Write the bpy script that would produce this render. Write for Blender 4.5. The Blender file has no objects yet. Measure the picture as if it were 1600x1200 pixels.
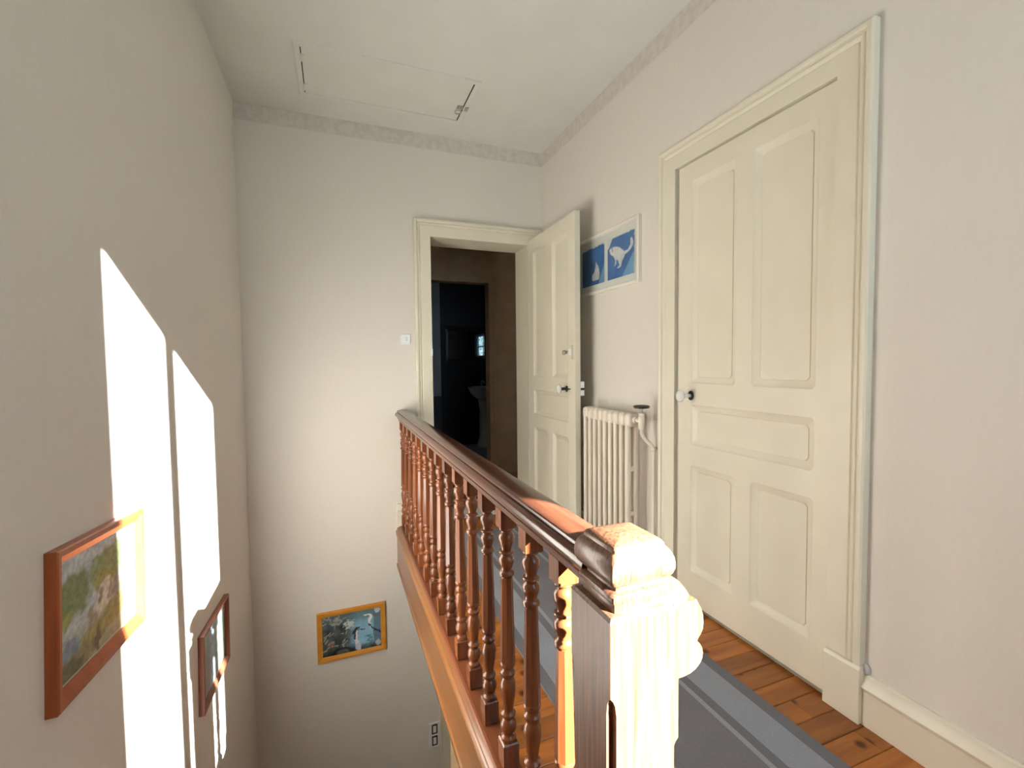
import bpy, bmesh, math, random
from mathutils import Vector, Matrix

# ------------------------------------------------------------------ scene, camera, light
scn = bpy.context.scene
COL = scn.collection
random.seed(7)

cam_d = bpy.data.cameras.new('camera')
cam = bpy.data.objects.new('camera', cam_d)
COL.objects.link(cam)
Rwc = ((0.93242, -0.36127, -0.01116), (-0.02669, -0.03804, -0.99892), (0.36045, 0.93170, -0.04511))
m = Matrix((Rwc[0], [-v for v in Rwc[1]], [-v for v in Rwc[2]])).transposed()
# orthonormalise
q = m.to_quaternion(); q.normalize()
cam.matrix_world = Matrix.Translation((0, 0, 1.173)) @ q.to_matrix().to_4x4()
cam_d.sensor_fit = 'HORIZONTAL'
cam_d.sensor_width = 36.0
cam_d.lens = 36.0 * 714.42 / 1600.0
cam_d.clip_start = 0.02
scn.camera = cam

SKY = (0.56, 0.79, 1.0); SKY_S = 4.4
SUN_S = 112.0
EXPOSURE = 0.04
w = bpy.data.worlds.new('sky'); scn.world = w; w.use_nodes = True
bg = w.node_tree.nodes['Background']
bg.inputs[0].default_value = (*SKY, 1); bg.inputs[1].default_value = SKY_S
sd = bpy.data.lights.new('sun', 'SUN'); sd.energy = SUN_S; sd.angle = math.radians(0.53)
sd.color = (1.0, 0.995, 0.965)
so = bpy.data.objects.new('sun', sd); COL.objects.link(so)
SUN_DIR = Vector((-1.0, 1.57, -0.735))
so.rotation_euler = SUN_DIR.to_track_quat('-Z', 'Y').to_euler()
so.location = (4, -6, 5)

vs = scn.view_settings
vs.view_transform = 'Standard'
try: vs.look = 'None'
except Exception: pass
vs.exposure = EXPOSURE; vs.gamma = 1.0; vs.use_curve_mapping = False
scn.cycles.max_bounces = 16
scn.cycles.diffuse_bounces = 10
scn.cycles.sample_clamp_indirect = 8.0

# ------------------------------------------------------------------ key positions (metres)
XL, XW, XC = -0.55, 1.57, 1.55          # left wall, right wall, front of right casing / skirting
YB, YC = 3.355, 3.335                   # back wall, front of its casing
ZC = 2.827                              # ceiling
YF = -0.80                              # window wall behind the camera
ZL = -2.75                              # lower floor
XS = 0.385                              # stair-side face of the landing
WT = 0.25                               # wall thickness of the back wall

# ------------------------------------------------------------------ materials
def mat(name, col, rough=0.6, var=None, spec=0.4, metal=0.0, coat=0.0):
    mt = bpy.data.materials.new(name); mt.use_nodes = True
    b = mt.node_tree.nodes['Principled BSDF']
    b.inputs['Base Color'].default_value = (*col, 1)
    b.inputs['Roughness'].default_value = rough
    b.inputs['Metallic'].default_value = metal
    b.inputs['Specular IOR Level'].default_value = spec
    b.inputs['Coat Weight'].default_value = coat
    b.inputs['Coat Roughness'].default_value = 0.15
    return mt

def N(mt, t, **kw):
    n = mt.node_tree.nodes.new(t)
    for k, v in kw.items(): setattr(n, k, v)
    return n
def L(mt, a, b): mt.node_tree.links.new(a, b)

def noise_tint(mt, c1, c2, scale=(1, 1, 1), nscale=5, detail=4, bump=0.0, lo=0.3, hi=0.7, dist=0.01):
    """colour between c1 and c2 by object-space noise; optional fine bump from the same noise"""
    b = mt.node_tree.nodes['Principled BSDF']
    tc = N(mt, 'ShaderNodeTexCoord'); mp = N(mt, 'ShaderNodeMapping')
    mp.inputs['Scale'].default_value = scale
    nz = N(mt, 'ShaderNodeTexNoise'); nz.inputs['Scale'].default_value = nscale; nz.inputs['Detail'].default_value = detail
    rp = N(mt, 'ShaderNodeValToRGB')
    rp.color_ramp.elements[0].position = lo; rp.color_ramp.elements[0].color = (*c1, 1)
    rp.color_ramp.elements[1].position = hi; rp.color_ramp.elements[1].color = (*c2, 1)
    L(mt, tc.outputs['Object'], mp.inputs[0]); L(mt, mp.outputs[0], nz.inputs[0])
    L(mt, nz.outputs[0], rp.inputs[0]); L(mt, rp.outputs[0], b.inputs['Base Color'])
    if bump:
        bp = N(mt, 'ShaderNodeBump'); bp.inputs['Strength'].default_value = bump; bp.inputs['Distance'].default_value = dist
        L(mt, nz.outputs[0], bp.inputs['Height']); L(mt, bp.outputs[0], b.inputs['Normal'])
    return mt

def wood(name, dark, light, axis='z', rough=0.35, scale=30, stretch=0.06, coat=0.3, vary=0.0, knots=False, bump=0.08):
    mt = mat(name, light, rough, coat=coat)
    nt = mt.node_tree; b = nt.nodes['Principled BSDF']
    tc = N(mt, 'ShaderNodeTexCoord'); mp = N(mt, 'ShaderNodeMapping')
    s = [1, 1, 1]; s['xyz'.index(axis)] = stretch
    mp.inputs['Scale'].default_value = s
    oi = N(mt, 'ShaderNodeObjectInfo')
    off = N(mt, 'ShaderNodeVectorMath', operation='SCALE'); off.inputs[0].default_value = (13, 7, 5)
    L(mt, oi.outputs['Random'], off.inputs['Scale'])
    add = N(mt, 'ShaderNodeVectorMath', operation='ADD')
    L(mt, tc.outputs['Object'], add.inputs[0]); L(mt, off.outputs[0], add.inputs[1])
    L(mt, add.outputs[0], mp.inputs[0])
    nz = N(mt, 'ShaderNodeTexNoise'); nz.inputs['Scale'].default_value = scale; nz.inputs['Detail'].default_value = 6
    nz.inputs['Distortion'].default_value = 0.6
    L(mt, mp.outputs[0], nz.inputs[0])
    rp = N(mt, 'ShaderNodeValToRGB')
    rp.color_ramp.elements[0].position = 0.3; rp.color_ramp.elements[0].color = (*dark, 1)
    rp.color_ramp.elements[1].position = 0.68; rp.color_ramp.elements[1].color = (*light, 1)
    L(mt, nz.outputs[0], rp.inputs[0])
    out = rp.outputs[0]
    if knots:
        vo = N(mt, 'ShaderNodeTexVoronoi'); vo.voronoi_dimensions = '2D'; vo.inputs['Scale'].default_value = 6.5
        L(mt, add.outputs[0], vo.inputs['Vector'])
        kr = N(mt, 'ShaderNodeValToRGB')
        kr.color_ramp.elements[0].position = 0.05; kr.color_ramp.elements[0].color = (0.22, 0.14, 0.12, 1)
        kr.color_ramp.elements[1].position = 0.13; kr.color_ramp.elements[1].color = (1, 1, 1, 1)
        L(mt, vo.outputs['Distance'], kr.inputs[0])
        mk = N(mt, 'ShaderNodeMix', data_type='RGBA', blend_type='MULTIPLY'); mk.inputs[0].default_value = 1.0
        L(mt, out, mk.inputs[6]); L(mt, kr.outputs[0], mk.inputs[7]); out = mk.outputs[2]
    if vary:
        hs = N(mt, 'ShaderNodeHueSaturation')
        mr = N(mt, 'ShaderNodeMapRange'); mr.inputs['To Min'].default_value = 1 - vary; mr.inputs['To Max'].default_value = 1 + vary
        L(mt, oi.outputs['Random'], mr.inputs[0]); L(mt, mr.outputs[0], hs.inputs['Value'])
        L(mt, out, hs.inputs['Color']); out = hs.outputs[0]
    L(mt, out, b.inputs['Base Color'])
    if bump:
        bp = N(mt, 'ShaderNodeBump'); bp.inputs['Strength'].default_value = bump; bp.inputs['Distance'].default_value = 0.002
        L(mt, nz.outputs[0], bp.inputs['Height']); L(mt, bp.outputs[0], b.inputs['Normal'])
    return mt

M = {}
def wallpaper(name, c1, c2):
    mt = mat(name, c1, 0.85, spec=0.2)
    b = mt.node_tree.nodes['Principled BSDF']
    tc = N(mt, 'ShaderNodeTexCoord')
    # soft mottling of the paper plus a fine woven grain with vertical threads
    n1 = N(mt, 'ShaderNodeTexNoise'); n1.inputs['Scale'].default_value = 90; n1.inputs['Detail'].default_value = 3
    mp = N(mt, 'ShaderNodeMapping'); mp.inputs['Scale'].default_value = (1, 1, 0.12)
    L(mt, tc.outputs['Object'], mp.inputs[0]); L(mt, mp.outputs[0], n1.inputs[0])
    n2 = N(mt, 'ShaderNodeTexNoise'); n2.inputs['Scale'].default_value = 260; n2.inputs['Detail'].default_value = 2
    mp2 = N(mt, 'ShaderNodeMapping'); mp2.inputs['Scale'].default_value = (0.25, 0.25, 1)
    L(mt, tc.outputs['Object'], mp2.inputs[0]); L(mt, mp2.outputs[0], n2.inputs[0])
    ad = N(mt, 'ShaderNodeMath', operation='ADD'); L(mt, n1.outputs[0], ad.inputs[0]); L(mt, n2.outputs[0], ad.inputs[1])
    rp = N(mt, 'ShaderNodeValToRGB')
    rp.color_ramp.elements[0].position = 0.35; rp.color_ramp.elements[0].color = (*c1, 1)
    rp.color_ramp.elements[1].position = 0.70; rp.color_ramp.elements[1].color = (*c2, 1)
    hv = N(mt, 'ShaderNodeMath', operation='MULTIPLY'); hv.inputs[1].default_value = 0.5
    L(mt, ad.outputs[0], hv.inputs[0]); L(mt, hv.outputs[0], rp.inputs[0]); L(mt, rp.outputs[0], b.inputs['Base Color'])
    bp = N(mt, 'ShaderNodeBump'); bp.inputs['Strength'].default_value = 0.12; bp.inputs['Distance'].default_value = 0.001
    L(mt, ad.outputs[0], bp.inputs['Height']); L(mt, bp.outputs[0], b.inputs['Normal'])
    return mt
M['paper'] = wallpaper('beige_wallpaper', (0.680, 0.648, 0.594), (0.705, 0.673, 0.619))
M['frieze'] = noise_tint(mat('floral_frieze_paper', (0.6, 0.5, 0.42), 0.85, spec=0.2), (0.595, 0.555, 0.51), (0.65, 0.615, 0.57), nscale=26, detail=2, lo=0.38, hi=0.6)
M['ceil'] = noise_tint(mat('ceiling_paint', (0.74, 0.72, 0.66), 0.9, spec=0.2), (0.68, 0.685, 0.655), (0.72, 0.725, 0.695), nscale=4)
M['cream'] = noise_tint(mat('cream_gloss_paint', (0.75, 0.68, 0.52), 0.38), (0.69, 0.655, 0.535), (0.725, 0.69, 0.57), nscale=6)
M['hatch'] = noise_tint(mat('hatch_white_paint', (0.77, 0.75, 0.68), 0.55), (0.69, 0.695, 0.66), (0.73, 0.735, 0.70), nscale=5)
M['rad'] = noise_tint(mat('radiator_cream_enamel', (0.78, 0.72, 0.62), 0.35), (0.77, 0.70, 0.59), (0.80, 0.74, 0.64), nscale=7)
M['gap'] = mat('dark_gap', (0.02, 0.016, 0.012), 0.9)
M['white'] = mat('white_plastic', (0.88, 0.92, 0.94), 0.3)
M['porcelain'] = mat('white_porcelain', (0.82, 0.82, 0.80), 0.12, spec=0.6)
M['iron'] = mat('blackened_iron', (0.05, 0.04, 0.035), 0.45, metal=0.6)
M['steel'] = mat('worn_steel', (0.45, 0.44, 0.42), 0.35, metal=0.9)
M['darkrub'] = mat('dark_bakelite', (0.035, 0.02, 0.018), 0.35)
M['lowfloor'] = mat('lower_hall_floor', (0.22, 0.13, 0.07), 0.5)
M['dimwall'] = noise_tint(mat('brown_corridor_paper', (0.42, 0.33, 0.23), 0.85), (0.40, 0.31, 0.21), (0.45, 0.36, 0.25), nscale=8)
M['bathwall'] = mat('unlit_bathroom_tone', (0.06, 0.07, 0.10), 0.6)  # dark navy colour stands in for wall and ceiling lying unlit
M['bathlight'] = mat('lit_bathroom_tone', (0.5, 0.55, 0.62), 0.6)  # paler colour puts the light on the left strip; window frame shares it
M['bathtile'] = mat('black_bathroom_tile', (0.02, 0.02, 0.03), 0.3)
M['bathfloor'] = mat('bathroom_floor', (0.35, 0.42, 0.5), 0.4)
M['outside'] = mat('render_outside', (0.5, 0.48, 0.44), 0.9)

M['rail'] = wood('handrail_wood', (0.060, 0.021, 0.012), (0.125, 0.043, 0.021), 'y', 0.25, 45, 0.05, 0.25)
M['balw'] = wood('turned_baluster_wood', (0.105, 0.029, 0.010), (0.22, 0.068, 0.021), 'z', 0.27, 40, 0.07, 0.3, vary=0.28)
M['newel'] = wood('newel_oak', (0.07, 0.030, 0.017), (0.21, 0.098, 0.050), 'z', 0.36, 170, 0.03, 0.2, bump=0.25)
M['string'] = wood('stringer_pine', (0.175, 0.065, 0.018), (0.275, 0.112, 0.030), 'y', 0.33, 22, 0.06, 0.35)
M['nose'] = wood('nosing_wood', (0.15, 0.043, 0.016), (0.25, 0.078, 0.028), 'y', 0.35, 25, 0.06, 0.3)
M['plank'] = wood('pine_plank', (0.26, 0.073, 0.012), (0.46, 0.158, 0.024), 'x', 0.38, 24, 0.08, 0.25, vary=0.25, knots=True)
M['stairw'] = wood('stair_wood', (0.25, 0.10, 0.03), (0.40, 0.18, 0.06), 'x', 0.4, 20, 0.08, 0.2)
M['frame_red'] = wood('reddish_frame_wood', (0.30, 0.066, 0.018), (0.40, 0.10, 0.028), 'z', 0.4, 30, 0.1, 0.2)
M['frame_mah'] = wood('brown_frame_wood', (0.13, 0.036, 0.018), (0.21, 0.062, 0.030), 'z', 0.4, 30, 0.1, 0.2)
M['frame_pine'] = wood('honey_frame_wood', (0.52, 0.215, 0.025), (0.62, 0.28, 0.04), 'x', 0.4, 25, 0.1, 0.2)
M['frame_white'] = mat('white_frame_paint', (0.80, 0.77, 0.70), 0.4)
M['mat_board'] = mat('pale_mount_board', (0.70, 0.73, 0.68), 0.8)

def carpet_mat(name, c, d=0.16):
    mt = mat(name, c, 0.95, spec=0.1)
    noise_tint(mt, tuple(v * (1 - d) for v in c), tuple(v * (1 + d) for v in c), nscale=420, detail=2, bump=0.4, lo=0.3, hi=0.7, dist=0.002)
    return mt
M['cp_mid'] = carpet_mat('carpet_mid_grey', (0.186, 0.183, 0.208))
M['cp_light'] = carpet_mat('carpet_light_grey', (0.285, 0.306, 0.350))
M['cp_dark'] = carpet_mat('carpet_dark_border', (0.165, 0.164, 0.180))
M['cp_line'] = carpet_mat('carpet_pale_line', (0.30, 0.318, 0.345))

def glass_mat():
    mt = bpy.data.materials.new('picture_glass'); mt.use_nodes = True
    nt = mt.node_tree; nt.nodes.remove(nt.nodes['Principled BSDF'])
    out = nt.nodes['Material Output']
    tr = N(mt, 'ShaderNodeBsdfTransparent'); gl = N(mt, 'ShaderNodeBsdfGlossy'); gl.inputs['Roughness'].default_value = 0.06
    fr = N(mt, 'ShaderNodeFresnel'); fr.inputs[0].default_value = 1.45
    mx = N(mt, 'ShaderNodeMixShader')
    ge = N(mt, 'ShaderNodeNewGeometry'); iv = N(mt, 'ShaderNodeMath', operation='SUBTRACT'); iv.inputs[0].default_value = 1.0
    ml = N(mt, 'ShaderNodeMath', operation='MULTIPLY')
    L(mt, ge.outputs['Backfacing'], iv.inputs[1]); L(mt, iv.outputs[0], ml.inputs[0]); L(mt, fr.outputs[0], ml.inputs[1])
    L(mt, ml.outputs[0], mx.inputs[0]); L(mt, tr.outputs[0], mx.inputs[1]); L(mt, gl.outputs[0], mx.inputs[2]); L(mt, mx.outputs[0], out.inputs[0])
    return mt
M['glass'] = glass_mat()
M['mirror'] = mat('mirror_silver', (0.8, 0.82, 0.85), 0.03, metal=1.0)
def frosted():
    mt = bpy.data.materials.new('frosted_pane'); mt.use_nodes = True
    nt = mt.node_tree; nt.nodes.remove(nt.nodes['Principled BSDF'])
    tl = N(mt, 'ShaderNodeBsdfTranslucent')
    tc = N(mt, 'ShaderNodeTexCoord'); nz = N(mt, 'ShaderNodeTexNoise'); nz.inputs['Scale'].default_value = 30
    rp = N(mt, 'ShaderNodeValToRGB'); rp.color_ramp.elements[0].position = 0.4; rp.color_ramp.elements[1].position = 0.6
    rp.color_ramp.elements[0].color = (0.06, 0.09, 0.10, 1); rp.color_ramp.elements[1].color = (0.24, 0.29, 0.29, 1)
    L(mt, tc.outputs['Object'], nz.inputs[0]); L(mt, nz.outputs[0], rp.inputs[0]); L(mt, rp.outputs[0], tl.inputs[0])
    L(mt, tl.outputs[0], nt.nodes['Material Output'].inputs[0])
    return mt
M['frost'] = frosted()
def print_mat(name):
    mt = mat(name, (1, 1, 1), 0.5)
    a = N(mt, 'ShaderNodeVertexColor'); a.layer_name = 'art'
    L(mt, a.outputs[0], mt.node_tree.nodes['Principled BSDF'].inputs['Base Color'])
    return mt
M['art'] = print_mat('printed_picture')

# ------------------------------------------------------------------ mesh helpers
class MB:
    def __init__(s): s.v = []; s.f = []
    def add(s, vs, fs):
        n = len(s.v); s.v += [tuple(p) for p in vs]; s.f += [tuple(i + n for i in f) for f in fs]; return s
    def box(s, x0, x1, y0, y1, z0, z1):
        vs = [(x, y, z) for z in (z0, z1) for y in (y0, y1) for x in (x0, x1)]
        return s.add(vs, [(0, 2, 3, 1), (4, 5, 7, 6), (0, 1, 5, 4), (2, 6, 7, 3), (0, 4, 6, 2), (1, 3, 7, 5)])
    def lathe(s, prof, c=(0, 0, 0), axis='z', n=20, cap=True, a0=0.0):
        """prof: list of (radius, height)"""
        vs = []; fs = []
        for r, h in prof:
            for k in range(n):
                a = a0 + 2 * math.pi * k / n
                p = (r * math.cos(a), r * math.sin(a), h)
                if axis == 'x': p = (h, r * math.cos(a), r * math.sin(a))
                if axis == 'y': p = (r * math.cos(a), h, r * math.sin(a))
                vs.append((p[0] + c[0], p[1] + c[1], p[2] + c[2]))
        for i in range(len(prof) - 1):
            for k in range(n):
                k2 = (k + 1) % n
                fs.append((i * n + k, i * n + k2, (i + 1) * n + k2, (i + 1) * n + k))
        if cap:
            fs.append(tuple(range(n))[::-1]); fs.append(tuple((len(prof) - 1) * n + k for k in range(n)))
        return s.add(vs, fs)
    def rings(s, rings, close_path=True, cap0=False, cap1=False):
        """rings: list of point loops of equal length, bridged one after another"""
        n = len(rings[0]); vs = [p for r in rings for p in r]; fs = []
        for i in range(len(rings) - 1):
            for k in range(n if close_path else n - 1):
                k2 = (k + 1) % n
                fs.append((i * n + k, i * n + k2, (i + 1) * n + k2, (i + 1) * n + k))
        if cap0: fs.append(tuple(range(n))[::-1])
        if cap1: fs.append(tuple((len(rings) - 1) * n + k for k in range(n)))
        return s.add(vs, fs)
    def prism(s, poly, y0, y1, axis='y'):
        """poly in the other two axes, extruded along axis"""
        def mk(a, b, t):
            return {'y': (a, t, b), 'x': (t, a, b), 'z': (a, b, t)}[axis]
        return s.rings([[mk(a, b, y0) for a, b in poly], [mk(a, b, y1) for a, b in poly]], True, True, True)
    def tube(s, pts, r, n=10):
        pts = [Vector(p) for p in pts]; rings = []
        up = Vector((0.13, 0.21, 0.97))
        for i, p in enumerate(pts):
            t = (pts[min(i + 1, len(pts) - 1)] - pts[max(i - 1, 0)]).normalized()
            a = t.cross(up)
            if a.length < 0.05: a = t.cross(Vector((1, 0, 0)))
            a.normalize(); b = t.cross(a).normalized()
            rr = r[i] if isinstance(r, (list, tuple)) else r
            rings.append([tuple(p + a * math.cos(2 * math.pi * k / n) * rr + b * math.sin(2 * math.pi * k / n) * rr) for k in range(n)])
        return s.rings(rings, True, True, True)

def prop(o, label=None, cat=None, group=None, kind=None):
    if label: o['label'] = label
    if cat: o['category'] = cat
    if group: o['group'] = group
    if kind: o['kind'] = kind
    return o
def worldloc(o):
    p = Vector((0, 0, 0))
    while o is not None: p += o.location; o = o.parent
    return p
def make_mesh(name, mb, mt, origin, smooth=0, bevel=0):
    me = bpy.data.meshes.new(name)
    o = Vector(origin)
    me.from_pydata([tuple(Vector(v) - o) for v in mb.v], [], mb.f)
    bm = bmesh.new(); bm.from_mesh(me)
    bmesh.ops.recalc_face_normals(bm, faces=bm.faces)
    bm.to_mesh(me); bm.free()
    if mt is not None:
        for t in (mt if isinstance(mt, list) else [mt]): me.materials.append(t)
    if smooth:
        for p in me.polygons: p.use_smooth = True
        try: me.set_sharp_from_angle(angle=math.radians(smooth))
        except Exception: pass
    return me
def obj(name, mb, mt, parent=None, origin=None, smooth=0, bevel=0):
    org = Vector(origin) if origin is not None else (worldloc(parent) if parent is not None else Vector((0, 0, 0)))
    me = make_mesh(name, mb, mt, org, smooth)
    o = bpy.data.objects.new(name, me); COL.objects.link(o)
    if parent is not None:
        o.parent = parent; o.location = org - worldloc(parent)
    else: o.location = org
    if bevel:
        b = o.modifiers.new('bevel', 'BEVEL'); b.width = bevel; b.segments = 2; b.limit_method = 'ANGLE'; b.angle_limit = math.radians(40)
    return o
def thing(name, label, cat, loc, group=None):
    o = bpy.data.objects.new(name, None); COL.objects.link(o); o.location = loc; o.empty_display_size = 0.1
    return prop(o, label, cat, group)
def struct(name, mb, mt, parent=None, smooth=0, bevel=0, label=None, cat=None, origin=None):
    o = obj(name, mb, mt, parent, origin, smooth, bevel)
    o['kind'] = 'structure'
    return prop(o, label, cat)
def dup(o, parent=None):
    c = o.copy(); COL.objects.link(c)
    if parent is not None: c.parent = parent
    for ch in list(o.children): dup(ch, c)
    return c

# mitred architrave round three sides of an opening; P(u, z, h) -> world
def casing(mb, u0, u1, z0, z1, prof, P):
    rings = []
    for k in range(4):
        r = []
        for d, h in prof:
            if k == 0: r.append(P(u0 - d, z0, h))
            if k == 1: r.append(P(u0 - d, z1 + d, h))
            if k == 2: r.append(P(u1 + d, z1 + d, h))
            if k == 3: r.append(P(u1 + d, z0, h))
        rings.append(r)
    return mb.rings(rings, True, True, True)
# closed mitred rectangular frame; prof list of (inset from the outer edge, height)
def rect_frame(mb, u0, u1, z0, z1, prof, P):
    rings = []
    for d, h in prof:
        rings.append([P(u0 + d, z0 + d, h), P(u1 - d, z0 + d, h), P(u1 - d, z1 - d, h), P(u0 + d, z1 - d, h)])
    return mb.rings(rings + [rings[0]], True)

# ------------------------------------------------------------------ room shell
LOZ = ZL
DB0, DB1, DBZ = 0.663, 1.443, 2.108        # upper doorway in the back wall
LD0, LD1, LDZ = 0.752, 1.50, -0.72         # lower doorway below it
DR0, DR1, DRZ = 1.042, 1.803, 2.095        # doorway in the right wall

mb = MB().box(XL - 0.2, XL, YF - 0.2, YB + WT, LOZ - 0.05, ZC + 0.1)
struct('wall_left', mb, M['paper'])

mb = MB()
mb.box(XL, DB0, YB, YB + WT, LDZ, ZC + 0.1); mb.box(DB1, 2.75, YB, YB + WT, LDZ, ZC + 0.1)
mb.box(DB0, DB1, YB, YB + WT, DBZ, ZC + 0.1); mb.box(DB0, DB1, YB, YB + WT, LDZ, 0.0)
mb.box(XL, LD0, YB, YB + WT, LOZ, LDZ); mb.box(LD1, XW + 0.2, YB, YB + WT, LOZ, LDZ)
struct('wall_back', mb, M['paper'])

mb = MB()
mb.box(XW, XW + 0.15, -0.62, DR0, LOZ, ZC + 0.1); mb.box(XW, XW + 0.15, DR1, YB, LOZ, ZC + 0.1)
mb.box(XW, XW + 0.15, DR0, DR1, DRZ, ZC + 0.1); mb.box(XW, XW + 0.15, DR0, DR1, LOZ, 0.0)
mb.box(XW + 0.15, XW + 0.2, DR0 - 0.1, DR1 + 0.1, 0, DRZ + 0.1)
mb.box(XW + 0.15, 2.05, -0.70, -0.62, LOZ, ZC + 0.1)            # return of the window bay
mb.box(1.95, 2.05, YF - 0.2, -0.70, LOZ, ZC + 0.1)
struct('wall_right', mb, M['paper'])

# window wall behind the camera, with the tall window that lets the sun in
WX0, WX1, WZ0, WZ1 = 0.9086, 1.667, 0.80, 2.615
mb = MB()
mb.box(XL, WX0, YF - 0.15, YF, LOZ, ZC + 0.1); mb.box(WX1, 1.95, YF - 0.15, YF, LOZ, ZC + 0.1)
mb.box(WX0, WX1, YF - 0.15, YF, LOZ, WZ0); mb.box(WX0, WX1, YF - 0.15, YF, WZ1, ZC + 0.1)
struct('wall_front', mb, M['paper'])
mb = MB().box(1.2015, 1.2526, YF - 0.04, YF, WZ0, WZ1)
mb.box(WX0 - 0.03, WX0, YF - 0.05, YF + 0.01, WZ0, WZ1); mb.box(WX1, WX1 + 0.03, YF - 0.05, YF + 0.01, WZ0, WZ1)
struct('window_1', mb, M['cream'])

mb = MB().box(XL - 0.2, 2.05, YF - 0.2, YB + WT, ZC, ZC + 0.1)
struct('ceiling', mb, M['ceil'])

# paper frieze just under the ceiling
FZ = 0.105
mb = MB()
mb.box(XL, XW, YB - 0.0015, YB, ZC - FZ, ZC); mb.box(XW - 0.0015, XW, -0.6, YB - 0.0015, ZC - FZ, ZC)
struct('trim_1', mb, M['frieze'])

# landing floor: slab, planks across the corridor
mb = MB().box(XS + 0.025, XW, -0.70, YB, -0.30, -0.022)
mb.box(XL, XS + 0.025, YF, -0.10, -0.30, -0.022)
floor = struct('floor', mb, M['gap'])
pb = MB()
PW = 0.0833; LXp = XW - 0.455
def plank_mesh(l):
    b = 0.0022; g = 0.0009
    rings = []
    for ins, z in ((g, -0.022), (g, -b), (g + b, 0.0)):
        rings.append([(-l / 2, -PW / 2 + ins, z), (l / 2, -PW / 2 + ins, z), (l / 2, PW / 2 - ins, z), (-l / 2, PW / 2 - ins, z)])
    return make_mesh('plank', MB().rings(rings, True, True, True), M['plank'], (0, 0, 0))
pm = plank_mesh(LXp)
pm_left = plank_mesh(XS + 0.06 - XL)
y = 1.416 + PW / 2
while y - PW > -0.69: y -= PW
row = 0
def put_plank(x0, x1, y):
    me = pm if abs(x1 - x0 - LXp) < 1e-4 else plank_mesh(x1 - x0 - 0.0012)
    p = bpy.data.objects.new('plank', me); COL.objects.link(p); p.parent = floor
    p.location = ((x0 + x1) / 2, y, 0); p['kind'] = 'structure'
rj = random.Random(3)
while y + PW / 2 < YB + 0.02:
    cut = 1.435 if abs(y - (1.416 - 4.5 * PW)) < 0.01 else (1.50 if abs(y - (1.416 - 6.5 * PW)) < 0.01 else (rj.uniform(0.75, 1.3) if rj.random() < 0.3 else None))
    if cut: put_plank(0.455, cut, y); put_plank(cut, 0.455 + LXp, y)
    else: put_plank(0.455, 0.455 + LXp, y)
    y += PW
mb = MB().box(XL, 0.455, YF, -0.10, -0.022, 0.0)
struct('trim_7', mb, M['plank'])

# nosing that carries the balusters and the stringer board below it
mb = MB().prism([(0.402, -0.03), (0.402, -0.004), (0.406, 0.004), (0.414, 0.006), (0.474, 0.006), (0.474, -0.03)], -0.10, YB)
struct('trim_2', mb, M['nose'])
prof = [(XS + 0.03, -0.30), (XS + 0.002, -0.30), (XS - 0.003, -0.292), (XS - 0.003, -0.275), (XS + 0.003, -0.268), (XS + 0.004, -0.075),
        (XS, -0.068), (XS - 0.004, -0.05), (XS - 0.004, -0.034), (XS + 0.001, -0.026), (XS + 0.0065, -0.022), (XS + 0.0065, -0.012), (XS + 0.011, -0.008), (0.402, -0.004), (0.402, -0.30)]
mb = MB().prism(prof, -0.10, YB)
struct('trim_3', mb, M['string'], smooth=35)

# staircase going down along the left wall, from the head of the stair behind the camera
stair = thing('staircase', 'wooden staircase running down along the left wall below the landing', 'staircase', (XL, -0.1, ZL))
for k in range(1, 16):
    z = -0.1719 * k; yy = -0.10 + 0.205 * (k - 1)
    if yy > 2.6: break
    obj('tread', MB().box(XL + 0.002, XS - 0.012, yy - 0.02, yy + 0.215, z - 0.03, z), M['stairw'], stair)
    obj('riser', MB().box(XL + 0.002, XS - 0.012, yy, yy + 0.015, z, z + 0.1419), M['stairw'], stair)
mb = MB().box(XL - 0.1, XW + 0.15, YF, YB + WT, ZL - 0.1, ZL)
struct('floor_lower', mb, M['lowfloor'])

# corridor and bathroom beyond the open door
YF2 = 4.55; YB2 = YF2 + 0.12
BX0, BX1, BZ = 0.80, 1.508, 2.005
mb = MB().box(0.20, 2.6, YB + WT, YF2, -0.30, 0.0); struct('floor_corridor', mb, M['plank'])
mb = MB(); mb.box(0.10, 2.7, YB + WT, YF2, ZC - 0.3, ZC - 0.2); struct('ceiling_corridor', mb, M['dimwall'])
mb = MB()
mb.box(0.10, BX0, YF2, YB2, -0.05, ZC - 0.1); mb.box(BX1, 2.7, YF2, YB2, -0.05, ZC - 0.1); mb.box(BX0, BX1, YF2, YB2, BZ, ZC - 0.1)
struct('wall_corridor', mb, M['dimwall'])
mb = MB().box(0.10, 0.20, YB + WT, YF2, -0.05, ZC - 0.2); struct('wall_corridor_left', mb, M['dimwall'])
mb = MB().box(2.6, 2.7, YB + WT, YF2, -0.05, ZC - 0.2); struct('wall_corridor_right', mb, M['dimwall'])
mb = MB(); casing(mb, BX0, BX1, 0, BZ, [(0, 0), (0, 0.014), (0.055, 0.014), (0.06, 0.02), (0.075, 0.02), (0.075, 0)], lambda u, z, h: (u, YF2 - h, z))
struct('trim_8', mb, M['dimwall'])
BY = 6.4
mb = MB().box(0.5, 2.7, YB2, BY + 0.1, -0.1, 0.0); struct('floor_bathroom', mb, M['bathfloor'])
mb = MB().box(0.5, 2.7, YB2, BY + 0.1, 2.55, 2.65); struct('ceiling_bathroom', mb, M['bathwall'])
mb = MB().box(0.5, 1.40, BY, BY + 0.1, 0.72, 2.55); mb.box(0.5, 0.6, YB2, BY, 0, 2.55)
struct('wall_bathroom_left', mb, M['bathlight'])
mb = MB().box(1.40, 2.7, BY, BY + 0.1, 1.72, 2.55); mb.box(0.5, 1.40, BY, BY + 0.1, 0.0, 0.72)
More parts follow.
